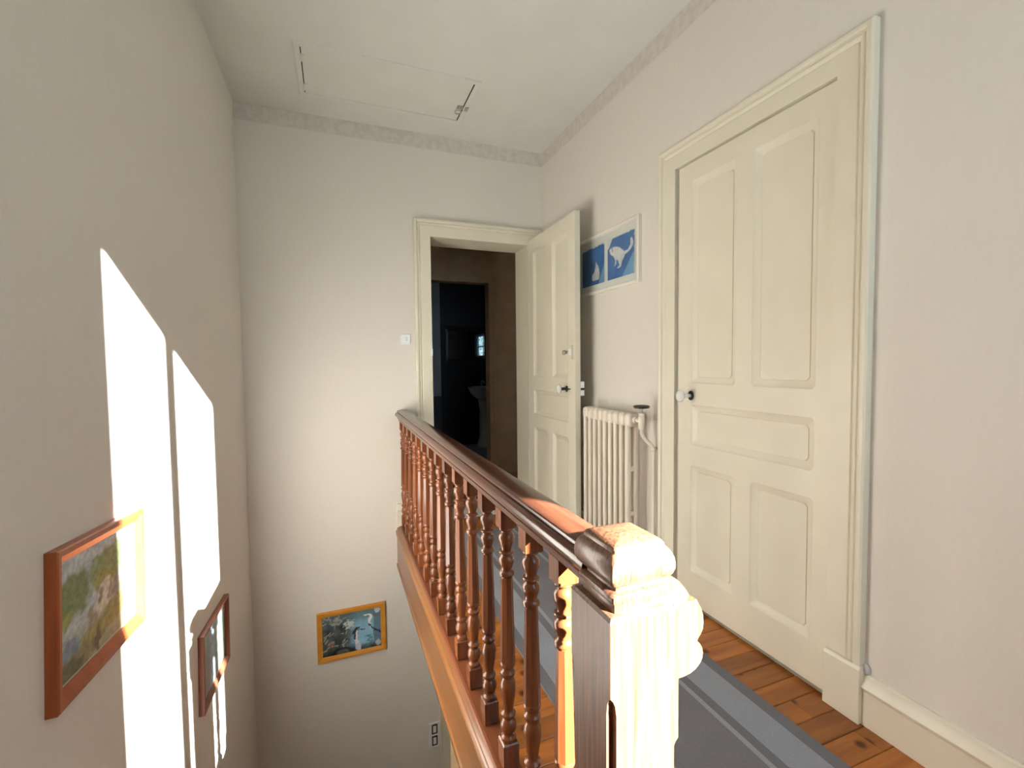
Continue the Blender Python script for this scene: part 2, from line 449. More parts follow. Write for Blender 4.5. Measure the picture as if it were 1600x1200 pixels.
VX = 2.25; v0, v1, vz0, vz1 = 5.22, 5.80, 1.28, 1.66
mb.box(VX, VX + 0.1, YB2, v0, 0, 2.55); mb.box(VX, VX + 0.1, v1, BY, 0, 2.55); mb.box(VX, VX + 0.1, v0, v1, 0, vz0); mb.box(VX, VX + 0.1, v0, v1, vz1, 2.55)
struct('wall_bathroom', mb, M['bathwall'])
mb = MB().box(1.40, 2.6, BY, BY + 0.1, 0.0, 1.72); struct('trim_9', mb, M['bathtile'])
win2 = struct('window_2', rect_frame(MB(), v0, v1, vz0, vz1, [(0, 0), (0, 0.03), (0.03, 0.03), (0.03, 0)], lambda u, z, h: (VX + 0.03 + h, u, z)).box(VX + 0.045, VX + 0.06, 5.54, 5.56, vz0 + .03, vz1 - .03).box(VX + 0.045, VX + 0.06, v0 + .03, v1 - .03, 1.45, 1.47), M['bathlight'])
obj('pane', MB().box(VX + 0.05, VX + 0.054, v0 + 0.03, v1 - 0.03, vz0 + 0.03, vz1 - 0.03), M['frost'], win2)

# dark closed space behind the lower doorway
mb = MB().box(0.0, 2.0, 5.0, 5.1, ZL, -0.30); mb.box(-0.1, 0.0, YB + WT, 5.1, ZL, -0.30); mb.box(2.0, 2.1, YB + WT, 5.1, ZL, -0.30)
mb.box(-0.1, 2.1, YB + WT, 5.1, ZL - 0.1, ZL); mb.box(-0.1, 2.1, YF2, 5.1, -0.32, -0.30)
struct('wall_lower_room', mb, M['dimwall'])

# ------------------------------------------------------------------ architraves, skirtings
CAS = [(0, 0), (0, 0.020), (0.064, 0.020), (0.068, 0.0165), (0.072, 0.020), (0.078, 0.024), (0.083, 0.024), (0.087, 0.020), (0.091, 0.028), (0.098, 0.031), (0.107, 0.031), (0.113, 0.027), (0.113, 0)]
mb = MB(); casing(mb, DR0, DR1, 0.19, DRZ, CAS, lambda u, z, h: (XW - h, u, z))
# jamb lining and stop of the right doorway
mb.box(XW, XW + 0.15, DR0 - 0.0, DR0 + 0.004, 0, DRZ); mb.box(XW, XW + 0.15, DR1 - 0.004, DR1, 0, DRZ)
tr4 = struct('trim_4', mb, M['cream'], smooth=20)
for a, b in ((DR0 - 0.118, DR0), (DR1, DR1 + 0.118)):
    pl = MB().prism([(XW, 0.0), (XW - 0.035, 0.0), (XW - 0.035, 0.178), (XW - 0.031, 0.19), (XW, 0.19)], a, b)
    o = obj('plinth_block', pl, M['cream'], tr4, bevel=0.003)
mb = MB(); casing(mb, DB0, DB1, 0.19, DBZ, CAS, lambda u, z, h: (u, YB - h, z))
# deep painted lining through the wall
mb.box(DB0, DB0 + 0.006, YB - 0.02, YB + WT, 0, DBZ); mb.box(DB1 - 0.006, DB1, YB - 0.0, YB + WT, 0, DBZ); mb.box(DB0, DB1, YB - 0.02, YB + WT, DBZ - 0.012, DBZ)
mb.box(DB0 + 0.006, DB0 + 0.016, YB + 0.03, YB + 0.06, 0, DBZ)
tr5 = struct('trim_5', mb, M['cream'], smooth=20)
for a, b in ((DB0 - 0.118, DB0), (DB1, DB1 + 0.118)):
    pl = MB().prism([(YB, 0.0), (YB - 0.035, 0.0), (YB - 0.035, 0.178), (YB - 0.031, 0.19), (YB, 0.19)], a, b, axis='x')
    obj('plinth_block', pl, M['cream'], tr5, bevel=0.003)
# latch plate and hinge leaf let into the left jamb
obj('strike_plate', MB().box(DB0 - 0.014, DB0 + 0.001, YB - 0.0235, YB - 0.018, 0.955, 1.045), M['cream'], tr5, bevel=0.001)
obj('bolt_keeper', MB().box(DB0 - 0.004, DB0 + 0.009, YB - 0.026, YB - 0.01, 1.235, 1.285), M['white'], tr5, bevel=0.001)
mb = MB(); casing(mb, LD0, LD1, ZL, LDZ, [(0, 0), (0, 0.018), (0.06, 0.018), (0.066, 0.024), (0.08, 0.024), (0.08, 0)], lambda u, z, h: (u, YB - h, z))
struct('trim_6', mb, M['cream'])

SK = [(0, 0), (0.020, 0), (0.020, 0.112), (0.025, 0.118), (0.027, 0.126), (0.023, 0.134), (0.016, 0.146), (0.014, 0.16), (0.008, 0.166), (0, 0.166)]
mb = MB().prism([(XW - d, z) for d, z in SK], -0.62, DR0 - 0.118); mb.prism([(XW - d, z) for d, z in SK], DR1 + 0.118, YB)
struct('baseboard_right', mb, M['cream'], smooth=30)
mb = MB().prism([(YB - d, z) for d, z in SK], 0.395, DB0 - 0.118, axis='x')
struct('baseboard_back', mb, M['cream'], smooth=30)
obj('filler_dab', MB().lathe([(0.001, 0), (0.010, 0.004), (0.013, 0.016), (0.011, 0.03), (0.004, 0.037)], (XW - 0.004, DR0 - 0.119, 0.16), n=10), mat('grey_filler', (0.55, 0.53, 0.52), 0.8), tr4, smooth=60)

# ------------------------------------------------------------------ panelled doors
def leaf_boxes(mb, us, zs, u0, u1, z0, z1, th, P):
    """stiles and rails: solid plate pieces between the panel openings. P(u,z,h)"""
    def pb(a, b, c, d):
        vs = [P(u, z, h) for h in (-th, 0.0) for z in (c, d) for u in (a, b)]
        mb.add(vs, [(0, 2, 3, 1), (4, 5, 7, 6), (0, 1, 5, 4), (2, 6, 7, 3), (0, 4, 6, 2), (1, 3, 7, 5)])
    return pb
def door_leaf(root_name, u0, u1, z0, z1, panels, th, P, origin, label):
    """panels: list of (a,b,c,d). rows are derived from the z values"""
    mb = MB()
    pb = leaf_boxes(mb, None, None, u0, u1, z0, z1, th, P)
    rows = sorted(set((c, d) for a, b, c, d in panels))
    zlast = z0
    for c, d in rows:
        pb(u0, u1, zlast, c)
        cur = u0
        for a, b, cc, dd in sorted(p for p in panels if (p[2], p[3]) == (c, d)):
            pb(cur, a, c, d); cur = b
        pb(cur, u1, c, d); zlast = d
    pb(u0, u1, zlast, z1)
    root = struct(root_name, mb, M['cream'], label=label, cat='door', origin=origin)
    for a, b, c, d in panels:
        m2 = MB(); rr = []
        for ins, h in ((0.0, 0.0), (0.003, -0.0035), (0.010, -0.0085), (0.022, -0.0135), (0.0265, -0.0150), (0.0285, -0.0172), (0.0300, -0.0172), (0.031, -0.0140)):
            # corners slightly clipped as on the photographed mouldings
            k = 0.012
            A, B, C, D = a + ins, b - ins, c + ins, d - ins
            rr.append([P(A, C + k, h), P(A + k * .4, C + k * .4, h), P(A + k, C, h), P(B - k, C, h), P(B - k * .4, C + k * .4, h), P(B, C + k, h), P(B, D - k, h), P(B - k * .4, D - k * .4, h), P(B - k, D, h), P(A + k, D, h), P(A + k * .4, D - k * .4, h), P(A, D - k, h)])
        m2.rings(rr, True, False, True)
        # little corner fillers so the clipped corners meet the stiles
        for s1, s2, e1, e2 in ((a, c, 1, 1), (b, c, -1, 1), (b, d, -1, -1), (a, d, 1, -1)):
            k = 0.012
            m2.add([P(s1, s2, 0), P(s1 + e1 * k, s2, 0), P(s1 + e1 * k * .4, s2 + e2 * k * .4, 0), P(s1, s2 + e2 * k, 0)], [(0, 1, 2, 3)])
        obj('panel', m2, M['cream'], root, smooth=25)
    return root

# right, closed
P2 = lambda u, z, h: (1.562 - h, u, z)
pan2 = [(1.105, 1.368, 1.070, 2.006), (1.448, 1.703, 1.070, 2.006), (1.105, 1.703, 0.780, 0.970), (1.105, 1.368, 0.170, 0.683), (1.448, 1.703, 0.170, 0.683)]
d2 = door_leaf('door_2', DR0 + 0.006, DR1 - 0.016, 0.018, DRZ - 0.006, pan2, 0.036, P2, (1.58, 1.42, 0), 'closed cream five-panel door with white oval knob in the right wall')
def oval_knob(c, d, mt):
    """c point on the face, d unit direction out of the face; returns knob, neck+rose builders"""
    c = Vector(c); d = Vector(d).normalized(); up = Vector((0, 0, 1)); s = d.cross(up).normalized()
    def rev(prof, sy=1.0, n=20):
        b = MB(); rings = []
        for r, h in prof:
            rings.append([tuple(c + d * h + s * (r * math.cos(2 * math.pi * k / n)) + up * (r * sy * math.sin(2 * math.pi * k / n))) for k in range(n)])
        return b.rings(rings, True, True, True)
    return rev
rev = oval_knob((1.562, 1.700, 1.012), (-1, 0, 0), None)
obj('knob', rev([(0.006, 0.050), (0.016, 0.052), (0.021, 0.058), (0.0225, 0.066), (0.020, 0.074), (0.012, 0.081), (0.002, 0.083)], 1.25), M['porcelain'], d2, smooth=60)['label'] = 'white oval porcelain knob'
obj('knob_neck', rev([(0.009, 0.0), (0.009, 0.02), (0.0105, 0.022), (0.0085, 0.03), (0.0085, 0.05)]), M['porcelain'], d2, smooth=50)
obj('rose', rev([(0.017, -0.001), (0.018, 0.004), (0.015, 0.008), (0.010, 0.009)], 1.25), M['iron'], d2, smooth=50)['label'] = 'dark iron rose'
kr = MB(); kp = Vector((1.545, 1.760, 1.016))
kr.tube([kp + Vector((0, 0.011 * math.cos(a), 0.013 * math.sin(a))) for a in [2 * math.pi * i / 16 for i in range(17)]], 0.0022, 6)
kr.tube([(1.564, 1.744, 1.016), (1.545, 1.749, 1.016)], 0.003, 8)
obj('key', kr, M['iron'], d2, smooth=60)

# open leaf on the back doorway; hinged at its right side, swung towards the camera
HX, HY = 1.430, 3.332; FX, FY = 1.413, 2.543
dv = Vector((FX - HX, FY - HY, 0)); DW = dv.length; dv.normalize(); nv = Vector((dv.y, -dv.x, 0))   # face normal towards -x
if nv.x > 0: nv = -nv
P1 = lambda u, z, h: (HX + dv.x * u + nv.x * h, HY + dv.y * u + nv.y * h, z)
pan1 = [(0.112, 0.350, 1.070, 2.006), (0.470, 0.730, 1.070, 2.006), (0.112, 0.720, 0.780, 0.970), (0.112, 0.350, 0.170, 0.683), (0.460, 0.700, 0.170, 0.683)]
pan1 = [(0.108, 0.348, 1.070, 2.010), (0.448, 0.690, 1.070, 2.010), (0.108, 0.690, 0.780, 0.970), (0.108, 0.348, 0.170, 0.683), (0.448, 0.690, 0.170, 0.683)]
d1 = door_leaf('door_1', 0.0, DW, 0.012, 2.118, pan1, 0.036, P1, (HX, HY, 0), 'cream five-panel door standing open beside the dark doorway')
def dbox(u0, u1, z0, z1, h0, h1):
    b = MB(); vs = [P1(u, z, h) for h in (h0, h1) for z in (z0, z1) for u in (u0, u1)]
    return b.add(vs, [(0, 2, 3, 1), (4, 5, 7, 6), (0, 1, 5, 4), (2, 6, 7, 3), (0, 4, 6, 2), (1, 3, 7, 5)])
rev1 = oval_knob(P1(0.672, 1.003, 0), nv, None)
obj('knob', rev1([(0.006, 0.046), (0.016, 0.048), (0.021, 0.054), (0.0225, 0.061), (0.020, 0.069), (0.012, 0.075), (0.002, 0.077)], 1.25), M['porcelain'], d1, smooth=60)['label'] = 'white oval porcelain knob'
obj('rose', rev1([(0.016, -0.001), (0.017, 0.005), (0.010, 0.009), (0.008, 0.012), (0.008, 0.048)], 1.2), M['iron'], d1, smooth=50)
kb = MB(); kb.tube([P1(0.718, 1.003, 0.0), P1(0.718, 1.003, 0.02), P1(0.718, 1.0, 0.026), P1(0.719, 0.986, 0.030)], 0.004, 8); obj('key', kb, M['iron'], d1, smooth=60)
bolt = obj('bolt_case', dbox(0.715, 0.765, 1.195, 1.282, 0.0, 0.016), M['cream'], d1, bevel=0.002); bolt['label'] = 'cream night latch case'
obj('latch_lever', dbox(0.742, 0.766, 1.222, 1.262, 0.016, 0.022), M['white'], bolt, bevel=0.001)
rev2 = oval_knob(P1(0.672, 1.240, 0), nv, None)
obj('latch_knob', rev2([(0.008, -0.001), (0.008, 0.012), (0.013, 0.014), (0.014, 0.024), (0.010, 0.028), (0.004, 0.029)], 1.2), M['steel'], d1, smooth=50)
lk = obj('lock_case', dbox(0.690, DW + 0.0, 0.962, 1.052, -0.064, -0.036), M['white'], d1, bevel=0.002); lk['label'] = 'white rim lock on the far side'
obj('latch_tongue', dbox(DW - 0.002, DW + 0.0045, 0.998, 1.012, -0.062, -0.038), M['iron'], lk)
rev3 = oval_knob(P1(0.700, 1.006, -0.064), -nv, None)
obj('knob', rev3([(0.008, 0), (0.008, 0.006), (0.018, 0.009), (0.023, 0.015), (0.020, 0.022), (0.008, 0.026)], 1.2), M['white'], d1, smooth=60)
for z in (0.28, 1.80):
    hb = MB().lathe([(0.007, -0.05), (0.007, 0.05)], (HX + 0.005, HY - 0.004, z), n=10); obj('hinge', hb, M['cream'], d1, smooth=50)

# ------------------------------------------------------------------ balustrade
bal = thing('balustrade', 'turned reddish-brown wooden balustrade with square newel along the stairwell edge', 'balustrade', (0.445, 0.7, 0.006))
xc = 0.445
half = [(-0.0, 0.849), (-0.020, 0.8475), (-0.034, 0.8435), (-0.0368, 0.8415), (-0.0375, 0.8390), (-0.0375, 0.8350), (-0.0350, 0.8335), (-0.0345, 0.8315), (-0.0400, 0.8305), (-0.0465, 0.8275), (-0.0500, 0.8220), (-0.0513, 0.8150), (-0.0503, 0.8085), (-0.0480, 0.8040), (-0.0455, 0.8025),
        (-0.0300, 0.8015), (-0.0290, 0.7940), (-0.0350, 0.7928), (-0.0375, 0.7905), (-0.0368, 0.7878), (-0.0310, 0.7866), (-0.0285, 0.7856), (-0.0285, 0.7836), (-0.0275, 0.7826), (-0.0265, 0.767)]
prof = [(xc + a, b) for a, b in half] + [(xc - a, b) for a, b in half[::-1][:-1]]
nst = 10; rings = []
Y0r, Y1r = 0.690, YB
for i in range(nst + 1):
    yy = Y0r + (Y1r - Y0r) * i / nst
    rings.append([(a, yy, b) for a, b in prof])
obj('handrail', MB().rings(rings, True, True, True), M['rail'], bal, smooth=40)

# baluster: square block, turnings, square block
bp = [(0.0205, 0.080), (0.0215, 0.082), (0.0222, 0.087), (0.0215, 0.092), (0.0185, 0.0945), (0.0160, 0.098), (0.0160, 0.102), (0.0195, 0.107), (0.0228, 0.115), (0.0238, 0.124), (0.0225, 0.133), (0.0190, 0.141), (0.0150, 0.146), (0.0150, 0.151),
      (0.0185, 0.153), (0.0218, 0.157), (0.0220, 0.162), (0.0185, 0.166), (0.0165, 0.168), (0.0150, 0.173), (0.0155, 0.180), (0.0178, 0.195), (0.0205, 0.212), (0.0225, 0.229), (0.0230, 0.240), (0.0220, 0.252), (0.0195, 0.260), (0.0165, 0.265), (0.0165, 0.270),
      (0.0195, 0.273), (0.0218, 0.278), (0.0218, 0.284), (0.0190, 0.288), (0.0165, 0.292), (0.0165, 0.298), (0.0205, 0.302), (0.0228, 0.307), (0.0228, 0.312), (0.0208, 0.316), (0.0205, 0.330), (0.0200, 0.370), (0.0188, 0.440), (0.0172, 0.510), (0.0162, 0.562),
      (0.0168, 0.566), (0.0215, 0.570), (0.0222, 0.575), (0.0205, 0.580), (0.0165, 0.584), (0.0160, 0.590), (0.0180, 0.597), (0.0215, 0.606), (0.0225, 0.614), (0.0205, 0.622), (0.0165, 0.627), (0.0160, 0.632), (0.0205, 0.634), (0.0218, 0.637), (0.0205, 0.640),
      (0.0150, 0.643), (0.0152, 0.648), (0.0180, 0.657), (0.0215, 0.667), (0.0228, 0.676), (0.0215, 0.685), (0.0175, 0.691), (0.0150, 0.694), (0.0150, 0.698), (0.0190, 0.700), (0.0205, 0.703), (0.0195, 0.707)]
BS = 0.0235
bx = 0.420 + BS
def block(mb, z0, z1, c=0.0035):
    s = BS
    rings = []
    for e, z in ((c, z0), (0, z0 + c), (0, z1 - c), (c, z1)):
        rings.append([(-s + e, -s + e, z), (s - e, -s + e, z), (s - e, s - e, z), (-s + e, s - e, z)])
    mb.rings(rings, True, True, True)
iA = [i for i, (r, z) in enumerate(bp) if abs(z - 0.316) < 1e-6][0]; iB = [i for i, (r, z) in enumerate(bp) if abs(z - 0.562) < 1e-6][0]
mb = MB(); mb.lathe(bp[:iA + 1], n=20); mb.lathe(bp[iB:], n=20)
mb.lathe([(r * 1.06, z) for r, z in bp[iA:iB + 1]], n=8, a0=math.pi / 8, cap=False)
block(mb, 0.006, 0.081); block(mb, 0.706, 0.7675)
bme = make_mesh('baluster', mb, M['balw'], (0, 0, 0.006), smooth=32)
for k in range(15):
    yk = 0.831 + BS + 0.1757 * k
    if yk > YB - 0.02: break
    o = bpy.data.objects.new('baluster', bme); COL.objects.link(o); o.parent = bal
    o.location = Vector((bx, yk, 0.006)) - bal.location
    o.rotation_euler = (0, 0, (k % 4) * math.pi / 2)

# newel post with stopped rebates on its corners
NX0, NX1, NY0, NY1 = 0.3785, 0.5085, 0.5775, 0.7005
ncx, ncy = (NX0 + NX1) / 2, (NY0 + NY1) / 2
def post_ring(z, cl, cr):
    # corner notches: cl on the stair side, cr on the corridor side (square rebates)
    x0, x1, y0, y1 = NX0, NX1, NY0, NY1
    return [(x0 + cl, y0, z), (x1 - cr, y0, z), (x1 - cr, y0 + cr, z), (x1, y0 + cr, z), (x1, y1 - cr, z), (x1 - cr, y1 - cr, z), (x1 - cr, y1, z), (x0 + cl, y1, z), (x0 + cl, y1 - cl, z), (x0, y1 - cl, z), (x0, y0 + cl, z), (x0 + cl, y0 + cl, z)]
e = 0.0004
rings = []
for z, cl, cr in ((0.0065, .011, .010), (0.543, .011, .010), (0.552, .011, .006), (0.558, .011, e), (0.628, .011, e), (0.645, .0085, e), (0.653, .005, e), (0.658, e, e), (0.776, e, e)):
    rings.append(post_ring(z, cl, cr))
rings.append([(ncx + (x - ncx) * 0.93, ncy + (yy - ncy) * 0.93, 0.7815) for x, yy, z in post_ring(0, e, e)])
rings.append([(ncx + (x - ncx) * 0.80, ncy + (yy - ncy) * 0.80, 0.7825) for x, yy, z in post_ring(0, e, e)])
newel = obj('newel_post', MB().rings(rings, True, True, True), M['newel'], bal)
cp = [(0.050, 0.781), (0.050, 0.796), (0.0535, 0.7985), (0.0550, 0.803), (0.0545, 0.809), (0.051, 0.8125), (0.0445, 0.814), (0.0435, 0.818), (0.0445, 0.8225), (0.052, 0.825), (0.0580, 0.831), (0.0608, 0.840), (0.0612, 0.848), (0.0600, 0.858), (0.0565, 0.867), (0.0515, 0.8735), (0.0490, 0.8760), (0.0485, 0.8805), (0.0455, 0.8845), (0.0370, 0.8885), (0.0250, 0.8915), (0.0140, 0.8930), (0.0040, 0.8935)]
rings = []
for r, z in cp:
    k = min(0.005, r * 0.3); loop = []
    for sx, sy in ((1, 1), (-1, 1), (-1, -1), (1, -1)):
        a = (sx * (r - k), sy * r); bb = (sx * r, sy * (r - k)); mid = (sx * (r - k * .3), sy * (r - k * .3))
        loop += [bb, mid, a] if sx * sy > 0 else [a, mid, bb]
    rings.append([(ncx + a, ncy + b, z) for a, b in loop])
obj('newel_cap', MB().rings(rings, True, True, True), M['newel'], newel, smooth=35)
# moulded scroll bracket on the corridor side of the newel
br_low = [(0.500, 0.781), (0.546, 0.781), (0.556, 0.765), (0.5605, 0.751), (0.5615, 0.738), (0.5605, 0.728), (0.5555, 0.719), (0.550, 0.713), (0.5485, 0.709), (0.553, 0.7055), (0.5585, 0.697), (0.5608, 0.687), (0.5595, 0.678), (0.555, 0.670), (0.546, 0.6625), (0.535, 0.658), (0.522, 0.656), (0.500, 0.655)]
br_top = [(0.484, 0.780), (0.5467, 0.780), (0.538, 0.793), (0.526, 0.807), (0.514, 0.816), (0.502, 0.821), (0.484, 0.821)]
obj('bracket', MB().prism(br_low, NY0 + 0.002, NY0 + 0.068).prism(br_top, NY0 + 0.0195, NY0 + 0.068), M['newel'], newel, smooth=40)

# ------------------------------------------------------------------ carpet runner
cr_ = thing('carpet_runner', 'grey striped carpet runner along the landing between balustrade and doors', 'carpet', (1.0065, 1.3, 0.0))
CY0, CY1 = -0.55, 3.02
def strip(name, x0, x1, mt, lab=None):
    o = obj(name, MB().box(x0, x1, CY0, CY1, 0.0005, 0.009), mt, cr_)
    if lab: o['label'] = lab
cL, cR = 0.668, 1.345
strip('carpet_border', cL, cL + 0.045, M['cp_dark']); strip('carpet_border', cR - 0.045, cR, M['cp_dark'])
strip('carpet_band', cL + 0.045, cL + 0.163, M['cp_light'], 'pale grey band'); strip('carpet_band', cR - 0.163, cR - 0.045, M['cp_light'], 'pale grey band')
strip('carpet_stripe', cL + 0.163, cL + 0.196, M['cp_dark']); strip('carpet_stripe', cR - 0.196, cR - 0.163, M['cp_dark'])
strip('carpet_line', cL + 0.196, cL + 0.214, M['cp_line'], 'thin pale line'); strip('carpet_line', cR - 0.214, cR - 0.196, M['cp_line'], 'thin pale line')
strip('carpet_centre', cL + 0.214, cR - 0.214, M['cp_mid'])

# ------------------------------------------------------------------ radiator
rad = thing('radiator', 'cream cast-iron column radiator on the right wall behind the open door', 'radiator', (1.475, 2.27, 0.0))
RF, RB = 1.437, 1.512
def section_mesh():
    """one section: two columns joined at top and bottom and by two bridges (slots right through), rounded edges"""
    mb = MB(); wy = 0.0215
    zt, zb = 0.900, 0.10
    def plate(x0, x1, z0, z1, rr, t):
        # rounded plate in xz, thickness +-t in y with eased edges
        rings = []
        for yy, ins in ((-t, 0.011), (-t * 0.86, 0.0055), (-t * 0.6, 0.0015), (-t * 0.25, 0), (t * 0.25, 0), (t * 0.6, 0.0015), (t * 0.86, 0.0055), (t, 0.011)):
            a0, a1, b0, b1 = x0 + ins, x1 - ins, z0 + ins, z1 - ins; r = max(rr - ins, 0.001); loop = []
            for cx, cz, st in ((a1 - r, b1 - r, 0), (a0 + r, b1 - r, 90), (a0 + r, b0 + r, 180), (a1 - r, b0 + r, 270)):
                for k in range(4):
                    an = math.radians(st + 30 * k); loop.append((cx + r * math.cos(an), yy, cz + r * math.sin(an)))
            rings.append(loop)
        mb.rings(rings, True, True, True)
    cwid = 0.030
    plate(RF, RB, zt - 0.075, zt, 0.024, wy * 1.2)
    plate(RF, RB, zb, zb + 0.07, 0.022, wy * 1.15)
    plate(RF, RF + cwid, zb + 0.03, zt - 0.03, 0.012, wy * 0.66)
    plate(RB - cwid, RB, zb + 0.03, zt - 0.03, 0.012, wy * 0.66)
    for zz in (0.599, 0.356): plate(RF + 0.01, RB - 0.01, zz - 0.016, zz + 0.016, 0.006, wy * 0.6)
    # nipples to the next section
    for zz in (0.862, 0.135): mb.lathe([(0.017, -0.0275), (0.017, 0.0275)], ((RF + RB) / 2, 0, zz), 'y', 14)
    return mb
sm = make_mesh('radiator_section', section_mesh(), M['rad'], (1.475, 0, 0), smooth=45)
YR0, RP = 2.045, 0.0545
for k in range(9):
    o = bpy.data.objects.new('radiator_section', sm); COL.objects.link(o); o.parent = rad
    o.location = Vector((1.475, YR0 + RP * k, 0)) - rad.location
# feet and valve
for k in (0, 8):
    for xx in (RF + 0.013, RB - 0.013):
        obj('foot', MB().lathe([(0.014, 0.0), (0.012, 0.02), (0.011, 0.12)], (xx, YR0 + RP * k, 0), n=12), M['rad'], rad, smooth=40)
vx, vy = 1.474, 1.957
vb = MB().lathe([(0.012, 0.825), (0.015, 0.830), (0.015, 0.842), (0.017, 0.846), (0.017, 0.888), (0.013, 0.892), (0.0165, 0.895), (0.0165, 0.908), (0.010, 0.912)], (vx, vy, 0), n=14)
vb.lathe([(0.012, vy), (0.012, vy + 0.035), (0.020, vy + 0.036), (0.020, vy + 0.052), (0.013, vy + 0.053), (0.013, 2.035)], (vx, 0, 0.868), 'y', 14)
valve = obj('valve', vb, M['rad'], rad, smooth=40); valve['label'] = 'cream valve body'
obj('valve_stem', MB().lathe([(0.006, 0.911), (0.006, 0.926), (0.009, 0.928), (0.009, 0.938)], (vx, vy, 0), n=10), M['steel'], valve, smooth=40)
obj('handwheel', MB().lathe([(0.010, 0.932), (0.036, 0.934), (0.041, 0.939), (0.041, 0.945), (0.034, 0.949), (0.005, 0.950)], (vx, vy, 0), n=24), M['darkrub'], valve, smooth=40)['label'] = 'dark flat handwheel'
pts = [(vx, vy, 0.832), (vx, vy, 0.815), (vx + 0.003, vy, 0.80), (vx + 0.012, vy - 0.001, 0.782), (vx + 0.03, vy - 0.003, 0.762), (vx + 0.05, vy - 0.006, 0.745), (vx + 0.064, vy - 0.008, 0.728), (vx + 0.0695, vy - 0.009, 0.705), (vx + 0.07, vy - 0.009, 0.68), (vx + 0.07, vy - 0.009, 0.0)]
obj('pipe', MB().tube(pts, 0.0105, 12), M['rad'], rad, smooth=60)['label'] = 'cream pipe dropping to the floor'
obj('pipe_clip', MB().lathe([(0.012, 0.708), (0.0155, 0.712), (0.0155, 0.722), (0.012, 0.726)], (vx + 0.070, vy - 0.009, 0), n=12).box(vx + 0.07, XW - 0.001, vy - 0.015, vy - 0.003, 0.712, 0.720), M['rad'], rad, smooth=40)

# ------------------------------------------------------------------ artwork: flat prints painted vertex by vertex
def hsh(i, j, s=0):
    n = (i * 374761393 + j * 668265263 + s * 974711) & 0xffffffff
    n = ((n ^ (n >> 13)) * 1274126177) & 0xffffffff
    return ((n ^ (n >> 16)) & 0xffff) / 65535.0
def vn(x, y, s=0):
    i, j = math.floor(x), math.floor(y); fx, fy = x - i, y - j
    fx = fx * fx * (3 - 2 * fx); fy = fy * fy * (3 - 2 * fy)
    a = hsh(i, j, s) * (1 - fx) + hsh(i + 1, j, s) * fx; b = hsh(i, j + 1, s) * (1 - fx) + hsh(i + 1, j + 1, s) * fx
    return a * (1 - fy) + b * fy
def fbm(x, y, s=0): return 0.55 * vn(x, y, s) + 0.3 * vn(2 * x, 2 * y, s + 1) + 0.15 * vn(4 * x, 4 * y, s + 2)
def mix(a, b, t): t = max(0, min(1, t)); return tuple(p + (q - p) * t for p, q in zip(a, b))
def inpoly(u, v, P):
    c = False; j = len(P) - 1
    for i in range(len(P)):
        (xi, yi), (xj, yj) = P[i], P[j]
        if (yi > v) != (yj > v) and u < (xj - xi) * (v - yi) / (yj - yi) + xi: c = not c
        j = i
    return c
def sst(a, b, x): t = max(0, min(1, (x - a) / (b - a))); return t * t * (3 - 2 * t)
def seg(u, v, a, b):
    dx, dy = b[0] - a[0], b[1] - a[1]; t = max(0, min(1, ((u - a[0]) * dx + (v - a[1]) * dy) / (dx * dx + dy * dy)))
    return math.hypot(u - a[0] - t * dx, v - a[1] - t * dy)
def art(name, parent, P, u0, u1, z0, z1, h, nu, nv_, fn, label=None):
    """grid on the face plane; fn(u,v) with u left->right, v bottom->top as seen by the viewer"""
    vs = []; cs = []; fs = []
    for j in range(nv_ + 1):
        for i in range(nu + 1):
            a, b = i / nu, j / nv_
            vs.append(P(u0 + (u1 - u0) * a, z0 + (z1 - z0) * b, h)); cs.append(fn(a, b))
    for j in range(nv_):
        for i in range(nu):
            k = j * (nu + 1) + i; fs.append((k, k + 1, k + nu + 2, k + nu + 1))
    mb = MB(); mb.v = vs; mb.f = fs
    o = obj(name, mb, M['art'], parent)
    ca = o.data.color_attributes.new('art', 'FLOAT_COLOR', 'POINT')
    for k, c in enumerate(cs): ca.data[k].color = (*c, 1)
    if label: o['label'] = label
    return o

def picture(label, P, u0, u1, z0, z1, prof, fmat, fn, nu, nv_, origin, glass=True, fw=0.03, mount=None, artrect=None, part='print'):
    t = thing('framed_picture', label, 'picture', origin)
    obj('frame', rect_frame(MB(), u0, u1, z0, z1, prof, P), fmat, t, smooth=25)
    a0, a1, b0, b1 = u0 + fw - 0.003, u1 - fw + 0.003, z0 + fw - 0.003, z1 - fw + 0.003
    def bx(a0, a1, b0, b1, h0, h1):
        b = MB(); vs = [P(u, z, h) for h in (h0, h1) for z in (b0, b1) for u in (a0, a1)]
        return b.add(vs, [(0, 2, 3, 1), (4, 5, 7, 6), (0, 1, 5, 4), (2, 6, 7, 3), (0, 4, 6, 2), (1, 3, 7, 5)])
    obj('backing', bx(a0, a1, b0, b1, 0.0015, 0.005), mount or M['mat_board'], t)
    if artrect is None: art(part, t, P, a0, a1, b0, b1, 0.0065, nu, nv_, fn)
    else:
        for r, f, lab in artrect: art(part, t, P, *r, 0.0065, nu, nv_, f, lab)
    if glass: obj('glass', bx(a0, a1, b0, b1, 0.0085, 0.0105), M['glass'], t)
    return t

